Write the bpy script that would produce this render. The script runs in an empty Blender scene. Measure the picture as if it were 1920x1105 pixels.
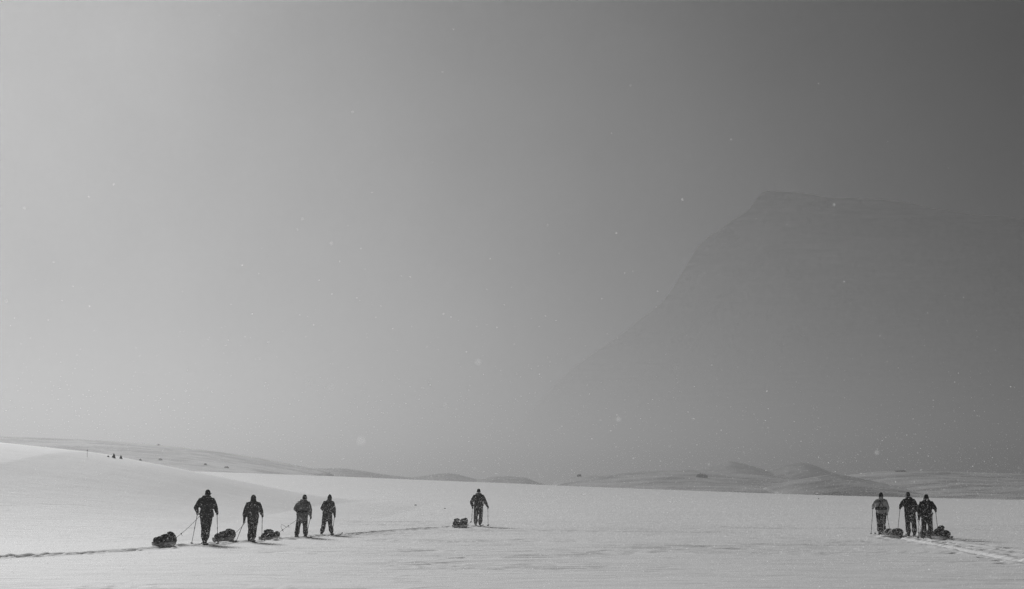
import bpy, bmesh, math, random
import numpy as np
from mathutils import Vector, Matrix
from mathutils.bvhtree import BVHTree

random.seed(7)
rng = np.random.default_rng(11)
scene = bpy.context.scene
R = math.radians

# ------------------------------------------------------------------ camera
EYE = 1.8
PITCH = math.atan((918 - 552.5) / 3733)
cam_data = bpy.data.cameras.new('camera')
cam_data.lens = 70
cam_data.sensor_width = 36
cam_data.clip_start = 0.3
cam_data.clip_end = 30000
cam_data.dof.use_dof = True
cam_data.dof.focus_distance = 72
cam_data.dof.aperture_fstop = 4.0
cam = bpy.data.objects.new('camera', cam_data)
scene.collection.objects.link(cam)
cam.location = (0, 0, EYE)
cam.rotation_euler = (math.pi / 2 + PITCH, 0, 0)
scene.camera = cam

# ------------------------------------------------------------------ sky and sun
SUN_AZ, SUN_EL = R(-16), R(17)          # azimuth measured from +Y, clockwise
world = bpy.data.worlds.new('World')
scene.world = world
world.use_nodes = True
wn = world.node_tree
wn.nodes.clear()
sky_n = wn.nodes.new('ShaderNodeTexSky')
sky_n.sky_type = 'NISHITA'
sky_n.sun_disc = False
sky_n.sun_elevation = SUN_EL
sky_n.sun_rotation = SUN_AZ
sky_n.altitude = 400
sky_n.air_density = 0.35
sky_n.dust_density = 4.0
sky_n.ozone_density = 1.0
bw_n = wn.nodes.new('ShaderNodeSeparateColor')  # black and white through a red filter: the sky goes dark
bg_n = wn.nodes.new('ShaderNodeBackground')
bg_n.inputs['Strength'].default_value = 0.05
out_n = wn.nodes.new('ShaderNodeOutputWorld')
wn.links.new(sky_n.outputs[0], bw_n.inputs[0])
# the sky comes only weakly through an uneven layer of snow cloud
veil_tc = wn.nodes.new('ShaderNodeTexCoord')
veil = wn.nodes.new('ShaderNodeTexNoise')
veil.inputs['Scale'].default_value = 5.0
veil.inputs['Detail'].default_value = 3.0
veil_r = wn.nodes.new('ShaderNodeMapRange')
veil_r.inputs['From Min'].default_value = 0.25
veil_r.inputs['From Max'].default_value = 0.75
veil_r.inputs['To Min'].default_value = 0.0097
veil_r.inputs['To Max'].default_value = 0.0484
veil_m = wn.nodes.new('ShaderNodeMath')
veil_m.operation = 'MULTIPLY'
wn.links.new(veil_tc.outputs['Generated'], veil.inputs['Vector'])
wn.links.new(veil.outputs['Fac'], veil_r.inputs['Value'])
wn.links.new(bw_n.outputs[0], veil_m.inputs[0])
wn.links.new(veil_r.outputs[0], veil_m.inputs[1])
wn.links.new(veil_m.outputs[0], bg_n.inputs['Color'])
wn.links.new(bg_n.outputs[0], out_n.inputs[0])

sun_data = bpy.data.lights.new('sun', 'SUN')
sun_data.energy = 5.0
sun_data.angle = R(9)
sun_data.color = (1, 1, 1)
sun = bpy.data.objects.new('sun', sun_data)
scene.collection.objects.link(sun)
sun_vec = Vector((math.sin(SUN_AZ) * math.cos(SUN_EL), math.cos(SUN_AZ) * math.cos(SUN_EL), math.sin(SUN_EL)))
sun.rotation_euler = sun_vec.to_track_quat('Z', 'Y').to_euler()
sun.location = sun_vec * 200

scene.view_settings.view_transform = 'Standard'
scene.view_settings.look = 'None'
scene.view_settings.gamma = 1
scene.view_settings.exposure = 0.25
scene.view_settings.use_curve_mapping = False
scene.cycles.use_denoising = True
scene.cycles.denoising_input_passes = 'RGB_ALBEDO_NORMAL'
scene.cycles.denoising_prefilter = 'FAST'
scene.cycles.max_bounces = 6
scene.cycles.volume_bounces = 2
scene.cycles.transparent_max_bounces = 4

HAZE_DENSITY = 0.00072
HAZE_G = 0.71

# ------------------------------------------------------------------ helpers
def link(o, parent=None):
    scene.collection.objects.link(o)
    if parent is not None:
        o.parent = parent
    return o

def mesh_obj(name, verts, faces, mat=None, parent=None, smooth=True):
    me = bpy.data.meshes.new(name)
    me.from_pydata([tuple(v) for v in verts], [], faces)
    me.validate()
    if smooth:
        me.polygons.foreach_set('use_smooth', [True] * len(me.polygons))
    if mat:
        me.materials.append(mat)
    return link(bpy.data.objects.new(name, me), parent)

def grid_obj(name, X, Y, Z, mat, parent=None):
    """a height sheet from 2-D arrays (rows, cols), made quickly with numpy"""
    n, m = X.shape
    co = np.empty((n * m, 3), np.float32)
    co[:, 0], co[:, 1], co[:, 2] = X.ravel(), Y.ravel(), Z.ravel()
    idx = np.arange(n * m).reshape(n, m)
    q = np.stack([idx[:-1, :-1], idx[:-1, 1:], idx[1:, 1:], idx[1:, :-1]], -1).reshape(-1, 4)
    return raw_mesh(name, co, q, mat, parent)

def raw_mesh(name, co, polys, mat, parent=None, smooth=True):
    me = bpy.data.meshes.new(name)
    k = polys.shape[1]
    me.vertices.add(len(co)); me.vertices.foreach_set('co', np.ascontiguousarray(co, np.float32).ravel())
    me.loops.add(polys.size); me.loops.foreach_set('vertex_index', polys.ravel().astype(np.int32))
    me.polygons.add(len(polys))
    me.polygons.foreach_set('loop_start', (np.arange(len(polys)) * k).astype(np.int32))
    me.polygons.foreach_set('use_smooth', np.full(len(polys), smooth))
    me.materials.append(mat)
    me.update(calc_edges=True)
    return link(bpy.data.objects.new(name, me), parent)

def tag(o, label=None, cat=None, group=None, kind=None):
    if label: o['label'] = label
    if cat: o['category'] = cat
    if group: o['group'] = group
    if kind: o['kind'] = kind
    return o

def empty(name, loc, rz=0.0):
    o = bpy.data.objects.new(name, None)
    o.empty_display_size = 0.1
    link(o)
    o.location = loc
    o.rotation_euler = (0, 0, rz)
    return o

def hash2(ix, iy, seed):
    h = (ix.astype(np.int64) * 374761393 + iy.astype(np.int64) * 668265263 + seed * 974711) & 0xFFFFFFFF
    h = ((h ^ (h >> 13)) * 1274126177) & 0xFFFFFFFF
    h = ((h ^ (h >> 16)) * 2246822519) & 0xFFFFFFFF
    return ((h ^ (h >> 15)) & 0xFFFF) / 65535.0

def noise2(x, y, seed=0):
    """smooth value noise, -1 .. 1"""
    x0, y0 = np.floor(x), np.floor(y)
    fx, fy = x - x0, y - y0
    fx = fx * fx * fx * (fx * (fx * 6 - 15) + 10); fy = fy * fy * fy * (fy * (fy * 6 - 15) + 10)
    a, b = hash2(x0, y0, seed), hash2(x0 + 1, y0, seed)
    c, d = hash2(x0, y0 + 1, seed), hash2(x0 + 1, y0 + 1, seed)
    return ((a + (b - a) * fx) * (1 - fy) + (c + (d - c) * fx) * fy) * 2 - 1

def fbm(x, y, seed=0, octv=4, gain=0.5):
    s, a, t = 0, 1.0, 0
    for k in range(octv):
        s = s + a * noise2(x * 2 ** k + 17.3 * k, y * 2 ** k - 9.1 * k, seed + k)
        t += a; a *= gain
    return s / t

def sstep(a, b, x):
    t = np.clip((x - a) / (b - a), 0, 1)
    return t * t * (3 - 2 * t)

def view_ray(px, py):
    """direction from the camera through a point of the 1920 x 1105 photograph"""
    u, v = (px - 960) / 3733, (552.5 - py) / 3733
    return Vector((u, math.cos(PITCH) - v * math.sin(PITCH), math.sin(PITCH) + v * math.cos(PITCH))).normalized()

def at_depth(px, py, Y):
    d = view_ray(px, py)
    return Vector((0, 0, EYE)) + d * (Y / d.y)

# ------------------------------------------------------------------ materials
def new_mat(name):
    m = bpy.data.materials.new(name)
    m.use_nodes = True
    nt = m.node_tree
    return m, nt, nt.nodes['Principled BSDF']

def N(nt, kind, **kw):
    n = nt.nodes.new(kind)
    for k, v in kw.items():
        if k in n.inputs: n.inputs[k].default_value = v
        else: setattr(n, k, v)
    return n

def grey(v):
    return (v, v, v, 1)

def snow_material(name, albedo=0.82, spec=0.5, rough=0.5, patches=0.0, patch_scale=0.05):
    m, nt, b = new_mat(name)
    tc = N(nt, 'ShaderNodeTexCoord')
    b.inputs['Roughness'].default_value = rough
    b.inputs['Specular IOR Level'].default_value = spec
    mp = N(nt, 'ShaderNodeMapping')
    nt.links.new(tc.outputs['Object'], mp.inputs['Vector'])
    n1 = N(nt, 'ShaderNodeTexNoise', Scale=1.4, Detail=6.0, Roughness=0.6)
    mp.inputs['Scale'].default_value = (0.6, 1.0, 1.0)
    nt.links.new(mp.outputs[0], n1.inputs['Vector'])
    bump = N(nt, 'ShaderNodeBump', Strength=0.35, Distance=0.05)
    nt.links.new(n1.outputs['Fac'], bump.inputs['Height'])
    nt.links.new(bump.outputs[0], b.inputs['Normal'])
    # old wind crust is a touch greyer than fresh drift
    n2 = N(nt, 'ShaderNodeTexNoise', Scale=0.35, Detail=5.0, Roughness=0.6)
    nt.links.new(mp.outputs[0], n2.inputs['Vector'])
    r2 = N(nt, 'ShaderNodeMapRange')
    r2.inputs['From Min'].default_value = 0.3; r2.inputs['From Max'].default_value = 0.7
    r2.inputs['To Min'].default_value = albedo - 0.05; r2.inputs['To Max'].default_value = albedo
    nt.links.new(n2.outputs['Fac'], r2.inputs['Value'])
    last = r2.outputs[0]
    if patches > 0:
        n3 = N(nt, 'ShaderNodeTexNoise', Scale=patch_scale, Detail=8.0, Roughness=0.68)
        nt.links.new(tc.outputs['Object'], n3.inputs['Vector'])
        r3 = N(nt, 'ShaderNodeMapRange')
        r3.inputs['From Min'].default_value = 0.52 - patches * 0.1
        r3.inputs['From Max'].default_value = 0.64
        r3.inputs['To Min'].default_value = 1.0; r3.inputs['To Max'].default_value = 0.28
        nt.links.new(n3.outputs['Fac'], r3.inputs['Value'])
        mu = N(nt, 'ShaderNodeMath', operation='MULTIPLY')
        nt.links.new(last, mu.inputs[0]); nt.links.new(r3.outputs[0], mu.inputs[1])
        last = mu.outputs[0]
    nt.links.new(last, b.inputs['Base Color'])
    return m

def cloth_material(name, base, var=0.4, flecks=0.5, fleck_scale=17.0, rough=0.85):
    """woven outer fabric with snow sticking to it in small flecks"""
    m, nt, b = new_mat(name)
    tc = N(nt, 'ShaderNodeTexCoord')
    b.inputs['Roughness'].default_value = rough
    b.inputs['Specular IOR Level'].default_value = 0.25
    n1 = N(nt, 'ShaderNodeTexNoise', Scale=9.0, Detail=4.0)
    nt.links.new(tc.outputs['Object'], n1.inputs['Vector'])
    r1 = N(nt, 'ShaderNodeMapRange')
    r1.inputs['From Min'].default_value = 0.3; r1.inputs['From Max'].default_value = 0.7
    r1.inputs['To Min'].default_value = base * (1 - var); r1.inputs['To Max'].default_value = base * (1 + var)
    nt.links.new(n1.outputs['Fac'], r1.inputs['Value'])
    vo = N(nt, 'ShaderNodeTexVoronoi', Scale=fleck_scale)
    nt.links.new(tc.outputs['Object'], vo.inputs['Vector'])
    lt = N(nt, 'ShaderNodeMapRange')
    lt.inputs['From Min'].default_value = 0.13; lt.inputs['From Max'].default_value = 0.27
    lt.inputs['To Min'].default_value = 1.0; lt.inputs['To Max'].default_value = 0.0
    nt.links.new(vo.outputs['Distance'], lt.inputs['Value'])
    # only some of the cells carry a fleck
    sel = N(nt, 'ShaderNodeSeparateColor')
    nt.links.new(vo.outputs['Color'], sel.inputs[0])
    gt = N(nt, 'ShaderNodeMath', operation='LESS_THAN')
    gt.inputs[1].default_value = flecks
    nt.links.new(sel.outputs[0], gt.inputs[0])
    mu = N(nt, 'ShaderNodeMath', operation='MULTIPLY')
    nt.links.new(lt.outputs[0], mu.inputs[0]); nt.links.new(gt.outputs[0], mu.inputs[1])
    mix = N(nt, 'ShaderNodeMix', data_type='FLOAT')
    nt.links.new(mu.outputs[0], mix.inputs[0])
    nt.links.new(r1.outputs[0], mix.inputs[2]); mix.inputs[3].default_value = 0.8
    nt.links.new(mix.outputs[0], b.inputs['Base Color'])
    bump = N(nt, 'ShaderNodeBump', Strength=0.5, Distance=0.02)
    nt.links.new(n1.outputs['Fac'], bump.inputs['Height'])
    nt.links.new(bump.outputs[0], b.inputs['Normal'])
    return m

def plain_material(name, base, rough=0.6, var=0.15, scale=6.0):
    m, nt, b = new_mat(name)
    tc = N(nt, 'ShaderNodeTexCoord')
    n1 = N(nt, 'ShaderNodeTexNoise', Scale=scale, Detail=4.0)
    nt.links.new(tc.outputs['Object'], n1.inputs['Vector'])
    r1 = N(nt, 'ShaderNodeMapRange')
    r1.inputs['To Min'].default_value = base * (1 - var); r1.inputs['To Max'].default_value = base * (1 + var)
    nt.links.new(n1.outputs['Fac'], r1.inputs['Value'])
    nt.links.new(r1.outputs[0], b.inputs['Base Color'])
    b.inputs['Roughness'].default_value = rough
    b.inputs['Specular IOR Level'].default_value = 0.5 if rough < 0.75 else 0.08
    return m

M_SNOW = snow_material('wind_packed_snow', 0.82, spec=0.05, rough=0.85)
M_HILL = snow_material('patchy_hill_snow', 0.8, spec=0.02, rough=0.9, patches=1.0, patch_scale=0.035)
M_HILL2 = snow_material('bare_hill_heath', 0.6, spec=0.02, rough=0.9, patches=1.0, patch_scale=0.03)
M_MOUNT = snow_material('mountain_rock_snow_hazed', 0.56, spec=0.0, rough=0.9, patches=0.1, patch_scale=0.004)
# paler lower slopes: haze at the mountain's foot painted into the colour
_nt = M_MOUNT.node_tree
_b = _nt.nodes['Principled BSDF']
_upper_tone = _b.inputs['Base Color'].links[0].from_socket
_tc = N(_nt, 'ShaderNodeTexCoord'); _sp = N(_nt, 'ShaderNodeSeparateXYZ')
_nt.links.new(_tc.outputs['Object'], _sp.inputs[0])
_nz = N(_nt, 'ShaderNodeTexNoise', Scale=0.0035, Detail=7.0, Roughness=0.65)
_nt.links.new(_tc.outputs['Object'], _nz.inputs['Vector'])
_ma = N(_nt, 'ShaderNodeMath', operation='MULTIPLY_ADD')
_nt.links.new(_nz.outputs['Fac'], _ma.inputs[0]); _ma.inputs[1].default_value = 500.0
_nt.links.new(_sp.outputs['Z'], _ma.inputs[2])
_mr = N(_nt, 'ShaderNodeMapRange')
_mr.inputs['From Min'].default_value = 420; _mr.inputs['From Max'].default_value = 900
_nt.links.new(_ma.outputs[0], _mr.inputs['Value'])
_mx = N(_nt, 'ShaderNodeMix', data_type='FLOAT')
_nt.links.new(_mr.outputs[0], _mx.inputs[0]); _mx.inputs[2].default_value = 0.62
_nt.links.new(_upper_tone, _mx.inputs[3])
_mp = N(_nt, 'ShaderNodeMapping'); _mp.inputs['Scale'].default_value = (0.0012, 0.0012, 0.009)
_mp.inputs['Rotation'].default_value = (0, 0.12, 0)
_nt.links.new(_tc.outputs['Object'], _mp.inputs['Vector'])
_bn = N(_nt, 'ShaderNodeTexNoise', Scale=1.0, Detail=7.0, Roughness=0.62)
_nt.links.new(_mp.outputs[0], _bn.inputs['Vector'])
_br = N(_nt, 'ShaderNodeMapRange')
_br.inputs['From Min'].default_value = 0.46; _br.inputs['From Max'].default_value = 0.60
_br.inputs['To Min'].default_value = 1.0; _br.inputs['To Max'].default_value = 0.55
_nt.links.new(_bn.outputs['Fac'], _br.inputs['Value'])
_mm = N(_nt, 'ShaderNodeMath', operation='MULTIPLY')
_nt.links.new(_mx.outputs[0], _mm.inputs[0]); _nt.links.new(_br.outputs[0], _mm.inputs[1])
_nt.links.new(_mm.outputs[0], _b.inputs['Base Color'])
M_ROCK = plain_material('dark_rock', 0.06, 0.85, 0.5, 2.0)

# ------------------------------------------------------------------ terrain
def ground_pt(px, py, drop=0.0):
    """where the level snow shows at a point of the photograph"""
    d = view_ray(px, py)
    t = -(EYE + drop) / d.z
    return (d.x * t, d.y * t)

LEFT_TRACK = np.array([ground_pt(*p) for p in [(-420, 1085), (-200, 1063), (-60, 1051), (0, 1046), (100, 1040), (200, 1033.5), (300, 1026),
             (386, 1020), (440, 1016), (473, 1013), (520, 1010), (566, 1006.5), (614, 1003), (680, 998.5), (740, 994.5), (800, 991), (860, 988.5), (896, 987)]])
RIGHT_TRACK = np.array([ground_pt(*p, 0.12) for p in [(2250, 1130), (2060, 1085), (1920, 1054), (1850, 1042), (1790, 1029), (1750, 1021), (1710, 1014), (1690, 1010.5), (1668, 1006), (1655, 1003)]])
RIGHT_TRACK2 = np.array([ground_pt(*p, 0.12) for p in [(2200, 1088), (2050, 1060), (1920, 1036), (1860, 1029), (1810, 1022), (1780, 1016), (1752, 1011), (1738, 1009), (1720, 1006.5)]])

def polyline_dist(x, y, P):
    """signed side distance (right of travel +), distance along, for points near polyline P"""
    best = np.full(x.shape, 1e9); sgn = np.zeros_like(best); al = np.zeros_like(best)
    acc = 0.0
    for (ax, ay), (bx, by) in zip(P[:-1], P[1:]):
        dx, dy = bx - ax, by - ay
        L = math.hypot(dx, dy)
        t = np.clip(((x - ax) * dx + (y - ay) * dy) / L ** 2, 0, 1)
        ex, ey = x - (ax + t * dx), y - (ay + t * dy)
        d = np.hypot(ex, ey)
        side = np.sign(ex * dy - ey * dx)
        m = d < best
        best = np.where(m, d, best); sgn = np.where(m, side, sgn); al = np.where(m, acc + t * L, al)
        acc += L
    return best, sgn, al

def base_height(x, y):
    xs = 170 * np.tanh(x / 170)
    z = sstep(95, 560, y) * (3.4 - 0.042 * xs)
    z = z - 0.12 * sstep(4, 13, x) * (1 - sstep(110, 240, y))
    z = z - 16 * sstep(560, 900, y)
    # the rise that comes in from the left
    prof = np.interp(x, [-90, -60, -46, -38.6, -32, -26.5, -22.5, -18.5, -14, -8], [7.8, 6.8, 5.9, 5.15, 4.45, 3.35, 2.45, 1.45, 0.5, 0])
    bump = np.where(y < 150, sstep(72, 150, y), 1 - sstep(150, 235, y))
    z = z + prof * bump * np.where(y < 150, 1, 1)
    z = z + 0.06 * fbm(x / 17, y / 23, 3, 3) * sstep(20, 60, y)
    return z

def drift(x, y):
    """low wind-cut drifts: thin shelves a few centimetres high with a steep edge on one side"""
    wx = x + 1.6 * fbm(x / 6, y / 6, 40, 2)
    t = 4.6 * fbm(wx / 5.0, y / 3.4, 21, 4, 0.55)
    k = np.floor(t); f = t - k
    shelf = k + sstep(0.88, 1.0, f) - t                 # sawtooth with a soft riser
    mask = 0.25 + 0.75 * sstep(-0.3, 0.6, fbm(x / 7, y / 6, 33, 3))
    where = 0.30 + 0.70 * sstep(-11, -2, x) * (1 - 0.45 * sstep(8, 16, x))
    small = fbm(x / 1.1, y / 0.8, 50, 3)
    return 0.055 * shelf * mask * where + 0.010 * small + 0.010 * fbm(x / 4, y / 3, 60, 2)

def track_cut(x, y):
    z = np.zeros_like(x)
    d, s, a = polyline_dist(x, y, LEFT_TRACK)
    near = d < 2.2
    if near.any():
        dd, ss, aa, xx, yy = d[near], s[near], a[near], x[near], y[near]
        rag = 0.06 * fbm(xx / 0.5, yy / 0.7, 71, 3)
        e = dd + rag
        far = sstep(79, 90, yy)
        w = 0.36 - 0.16 * far
        depth = 0.115 - 0.05 * sstep(59.5, 64, yy) - 0.01 * far
        cut = -depth * (1 - sstep(w - 0.26, w + 0.10, e)) * (0.72 + 0.28 * fbm(xx / 0.6, yy / 1.3, 79, 2))
        for off in (-0.15, 0.15):
            cut = cut - 0.035 * np.exp(-((dd * ss - off) / 0.06) ** 2)
        crumb = np.clip(noise2(xx / 0.22, yy / 0.30, 77) - 0.05, 0, 1)
        berm = np.exp(-((e - w - 0.14) / 0.15) ** 2) * (0.022 + 0.055 * crumb * (1 - 0.6 * far))
        foot = -0.05 * np.clip(noise2(xx / 0.35, yy / 0.5, 90), 0, 1) * np.exp(-((dd - 0.6) / 0.3) ** 2)
        z[near] += cut + berm + foot
    for P, seed, dep in ((RIGHT_TRACK, 111, 0.06), (RIGHT_TRACK2, 131, 0.02)):
        d, s, a = polyline_dist(x, y, P)
        near = d < 2.2
        if near.any():
            dd, ss, xx, yy = d[near], s[near], x[near], y[near]
            e = dd + 0.06 * fbm(xx / 0.5, yy / 0.8, seed, 3)
            cut = -dep * (1 - sstep(0.10, 0.24, e))
            crumb = np.clip(noise2(xx / 0.25, yy / 0.35, seed + 3) - 0.1, 0, 1)
            berm = np.exp(-((e - 0.36) / 0.16) ** 2) * (0.012 + 0.06 * crumb)
            plant = -0.09 * sstep(0.45, 0.75, noise2(xx / 0.3, yy / 0.6, seed + 7)) * np.exp(-((dd - 0.62) / 0.22) ** 2)
            z[near] += cut + berm + plant
    return z

def height(x, y):
    x = np.atleast_1d(np.asarray(x, float)); y = np.atleast_1d(np.asarray(y, float))
    fade = 1 - sstep(140, 260, y)
    return base_height(x, y) + drift(x, y) * fade * sstep(15, 34, y) + track_cut(x, y)

def ground_z(x, y):
    return float(height([x], [y])[0])

def axis(segments):
    out = [segments[0][0]]
    for a, b, step in segments:
        n = max(1, int(round((b - a) / step)))
        out += list(np.linspace(a, b, n + 1)[1:])
    return np.array(out)

def grow(a, b, step0, ratio):
    out, s, v = [], step0, a
    while v < b:
        out.append(v); v += s; s *= ratio
    return np.array(out + [b])

xr = grow(32, 9900, 0.6, 1.09)[1:]
xl = -grow(40, 9900, 0.6, 1.09)[1:][::-1]
gx = np.concatenate([xl, axis([(-40, -16, 0.3), (-16, -1, 0.07), (-1, 9, 0.22), (9, 20, 0.075), (20, 32, 0.25)]), xr])
gy = np.concatenate([-grow(0, 400, 2, 1.2)[1:][::-1], axis([(0, 32, 1.0), (32, 112, 0.13), (112, 160, 0.5)]), grow(160, 6900, 0.7, 1.035)[1:]])
GX, GY = np.meshgrid(gx, gy)
GZ = height(GX.ravel(), GY.ravel()).reshape(GX.shape)
ground = tag(grid_obj('ground', GX, GY, GZ, M_SNOW), kind='structure')
ground['label'] = 'wind-packed snowfield with low drifts and ski tracks'

# ------------------------------------------------------------------ hills and the mountain in the haze
def hill(name, label, crest, D, front, back, mat, zbase, rough_amp=0.04, seed=0, power=1.6, nx=220, ny=90, sx=None, cliff=False):
    """a ridge whose crest line stands D metres away; it falls to zbase over 'front' metres towards us and 'back' metres away"""
    pts = [at_depth(px, py, D) for px, py in crest]
    cx = np.array([p.x for p in pts]); cz = np.array([p.z for p in pts])
    xs = np.linspace(cx[0], cx[-1], nx)
    # soften the polyline
    zc = np.interp(xs, cx, cz)
    k = (max(3, nx // 40) if cliff else nx // 12) | 1
    ker = np.hanning(k + 2)[1:-1]; ker /= ker.sum()
    zc = np.convolve(np.pad(zc, k // 2, mode='edge'), ker, mode='valid')
    t = np.concatenate([np.linspace(-1, 0, ny), np.linspace(0, 1, ny // 2)[1:]])
    if cliff:                                     # a broken, notched skyline
        zc = zc + 55 * fbm(xs / 520, xs * 0, seed + 5, 6, .5)
    T, Xg = np.meshgrid(t, xs, indexing='ij')
    Zc = np.broadcast_to(zc, T.shape)
    wide = np.clip((Zc - zbase) / (zc.max() - zbase), .06, 1) if cliff else 1.0
    Yg = D + np.where(T < 0, T * front * wide, T * back * wide)
    if cliff:                                     # gullies and buttresses down the face
        Yg = Yg + np.where(T < 0, 1, 0) * (150 * fbm(Xg / 330, T * 2.5, seed + 11, 5, .55)) * np.clip(np.abs(T) * 4, 0, 1) * wide
    prof = np.where(T < 0, (1 - np.abs(T)) ** power, (1 - T) ** 1.2)
    H = Zc - zbase
    sx = sx or front * 0.25
    nz = fbm(Xg / sx, Yg / sx, seed, 5, 0.55)
    end = np.clip(np.minimum(np.arange(nx), np.arange(nx)[::-1]) / (nx * 0.06), 0, 1)
    Z = zbase + H * prof * end + rough_amp * np.maximum(H, 1) * nz * np.clip(prof * 3, 0, 1) * (0.35 + 0.65 * np.clip(np.abs(T) * 4, 0, 1))
    o = grid_obj(name, Xg, Yg, Z, mat)
    tag(o, label, kind='structure')
    return o

HILLS = []
HILLS.append(hill('hill', 'long low snowy ridge with rocks rising at the left edge',
    [(-700, 806), (-400, 812), (0, 818), (80, 820), (200, 826), (300, 834), (400, 846), (450, 853), (520, 865), (580, 878), (620, 886), (700, 900)],
    900, 480, 500, M_HILL, -3, 0.05, 5, 1.15))
HILLS.append(hill('hill', 'low hill just right of the long left ridge',
    [(520, 890), (580, 878), (640, 878), (680, 883), (720, 890), (760, 894), (820, 902), (860, 910)], 1250, 300, 300, M_HILL2, -8, 0.05, 15))
HILLS.append(hill('hill', 'small rounded hill left of the lone skier',
    [(720, 902), (790, 893), (815, 889), (838, 887), (860, 890), (885, 897), (920, 906), (950, 912)], 1500, 260, 300, M_HILL2, -10, 0.05, 25))
HILLS.append(hill('hill', 'small rounded hill right of the lone skier',
    [(850, 908), (890, 900), (920, 894), (950, 892), (985, 895), (1010, 905), (1040, 913)], 1500, 260, 300, M_HILL2, -10, 0.06, 35))
HILLS.append(hill('hill', 'broad low ridge with a dark outcrop right of centre',
    [(1000, 920), (1030, 906), (1060, 897), (1090, 892), (1140, 889), (1180, 885), (1240, 882), (1290, 882), (1350, 886), (1430, 892), (1500, 898), (1600, 906), (1660, 912)],
    1150, 420, 300, M_HILL2, -6, 0.06, 45, 1.4))
HILLS.append(hill('hill', 'faint pointed peak behind the broad ridge',
    [(1240, 895), (1290, 885), (1330, 875), (1365, 864), (1400, 870), (1430, 880), (1470, 893)], 1750, 350, 300, M_HILL2, -10, 0.07, 55))
HILLS.append(hill('hill', 'faint rounded peak right of the pointed one',
    [(1420, 895), (1440, 886), (1470, 873), (1500, 866), (1525, 871), (1550, 882), (1590, 896)], 1750, 350, 300, M_HILL2, -10, 0.07, 65))
HILLS.append(hill('hill', 'dark rounded knoll below the faint peaks',
    [(1420, 918), (1480, 902), (1520, 895), (1560, 889), (1590, 892), (1640, 903), (1700, 915)], 950, 200, 250, M_HILL2, -5, 0.06, 75))
HILLS.append(hill('hill', 'long pale rise fading out at the right edge',
    [(1500, 905), (1580, 892), (1650, 884), (1700, 882), (1800, 885), (1900, 888), (2000, 890), (2300, 880)], 1450, 500, 400, M_HILL, -8, 0.05, 85, 1.2))
HILLS.append(hill('hill', 'low dark rise along the far edge of the snowfield',
    [(1440, 936), (1500, 929), (1560, 922), (1610, 920), (1680, 927), (1740, 934), (1800, 940)], 700, 70, 120, M_HILL2, -6, 0.05, 95))

mountain = hill('mountain', 'huge dark mountain face almost lost in the haze at right',
    [(860, 925), (900, 905), (930, 880), (980, 810), (1050, 720), (1150, 640), (1240, 570), (1280, 510), (1310, 460), (1370, 425), (1410, 405), (1425, 368), (1500, 364),
     (1600, 374), (1750, 383), (1900, 395), (2200, 430), (2600, 500)], 8000, 620, 420, M_MOUNT, -20, 0.012, 105, 1.0, 420, 90, 500, True)
mountain.data.polygons.foreach_set('use_smooth', [False] * len(mountain.data.polygons))

# ------------------------------------------------------------------ haze: a low layer of drifting snow over the plain; the mountain stands beyond and above it
hx0, hx1, hy0, hy1, hz0, hz1 = -10000, 10000, -450, 7000, -60, 150
hv = [(x, y, z) for x in (hx0, hx1) for y in (hy0, hy1) for z in (hz0, hz1)]
haze_mat = bpy.data.materials.new('snow_haze')
haze_mat.use_nodes = True
hn = haze_mat.node_tree
hn.nodes.clear()
ho = hn.nodes.new('ShaderNodeOutputMaterial')
pv = hn.nodes.new('ShaderNodeVolumePrincipled')
pv.inputs['Color'].default_value = grey(0.144)
pv.inputs['Density'].default_value = HAZE_DENSITY
pv.inputs['Anisotropy'].default_value = HAZE_G
hn.links.new(pv.outputs[0], ho.inputs['Volume'])
haze_mat.cycles.homogeneous_volume = True
haze_mat.cycles.volume_sampling = 'DISTANCE'
haze = mesh_obj('haze', hv, [(0, 1, 3, 2), (4, 6, 7, 5), (0, 4, 5, 1), (2, 3, 7, 6), (0, 2, 6, 4), (1, 5, 7, 3)], haze_mat, smooth=False)
tag(haze, 'pale snow haze filling the air', kind='stuff')

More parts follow.
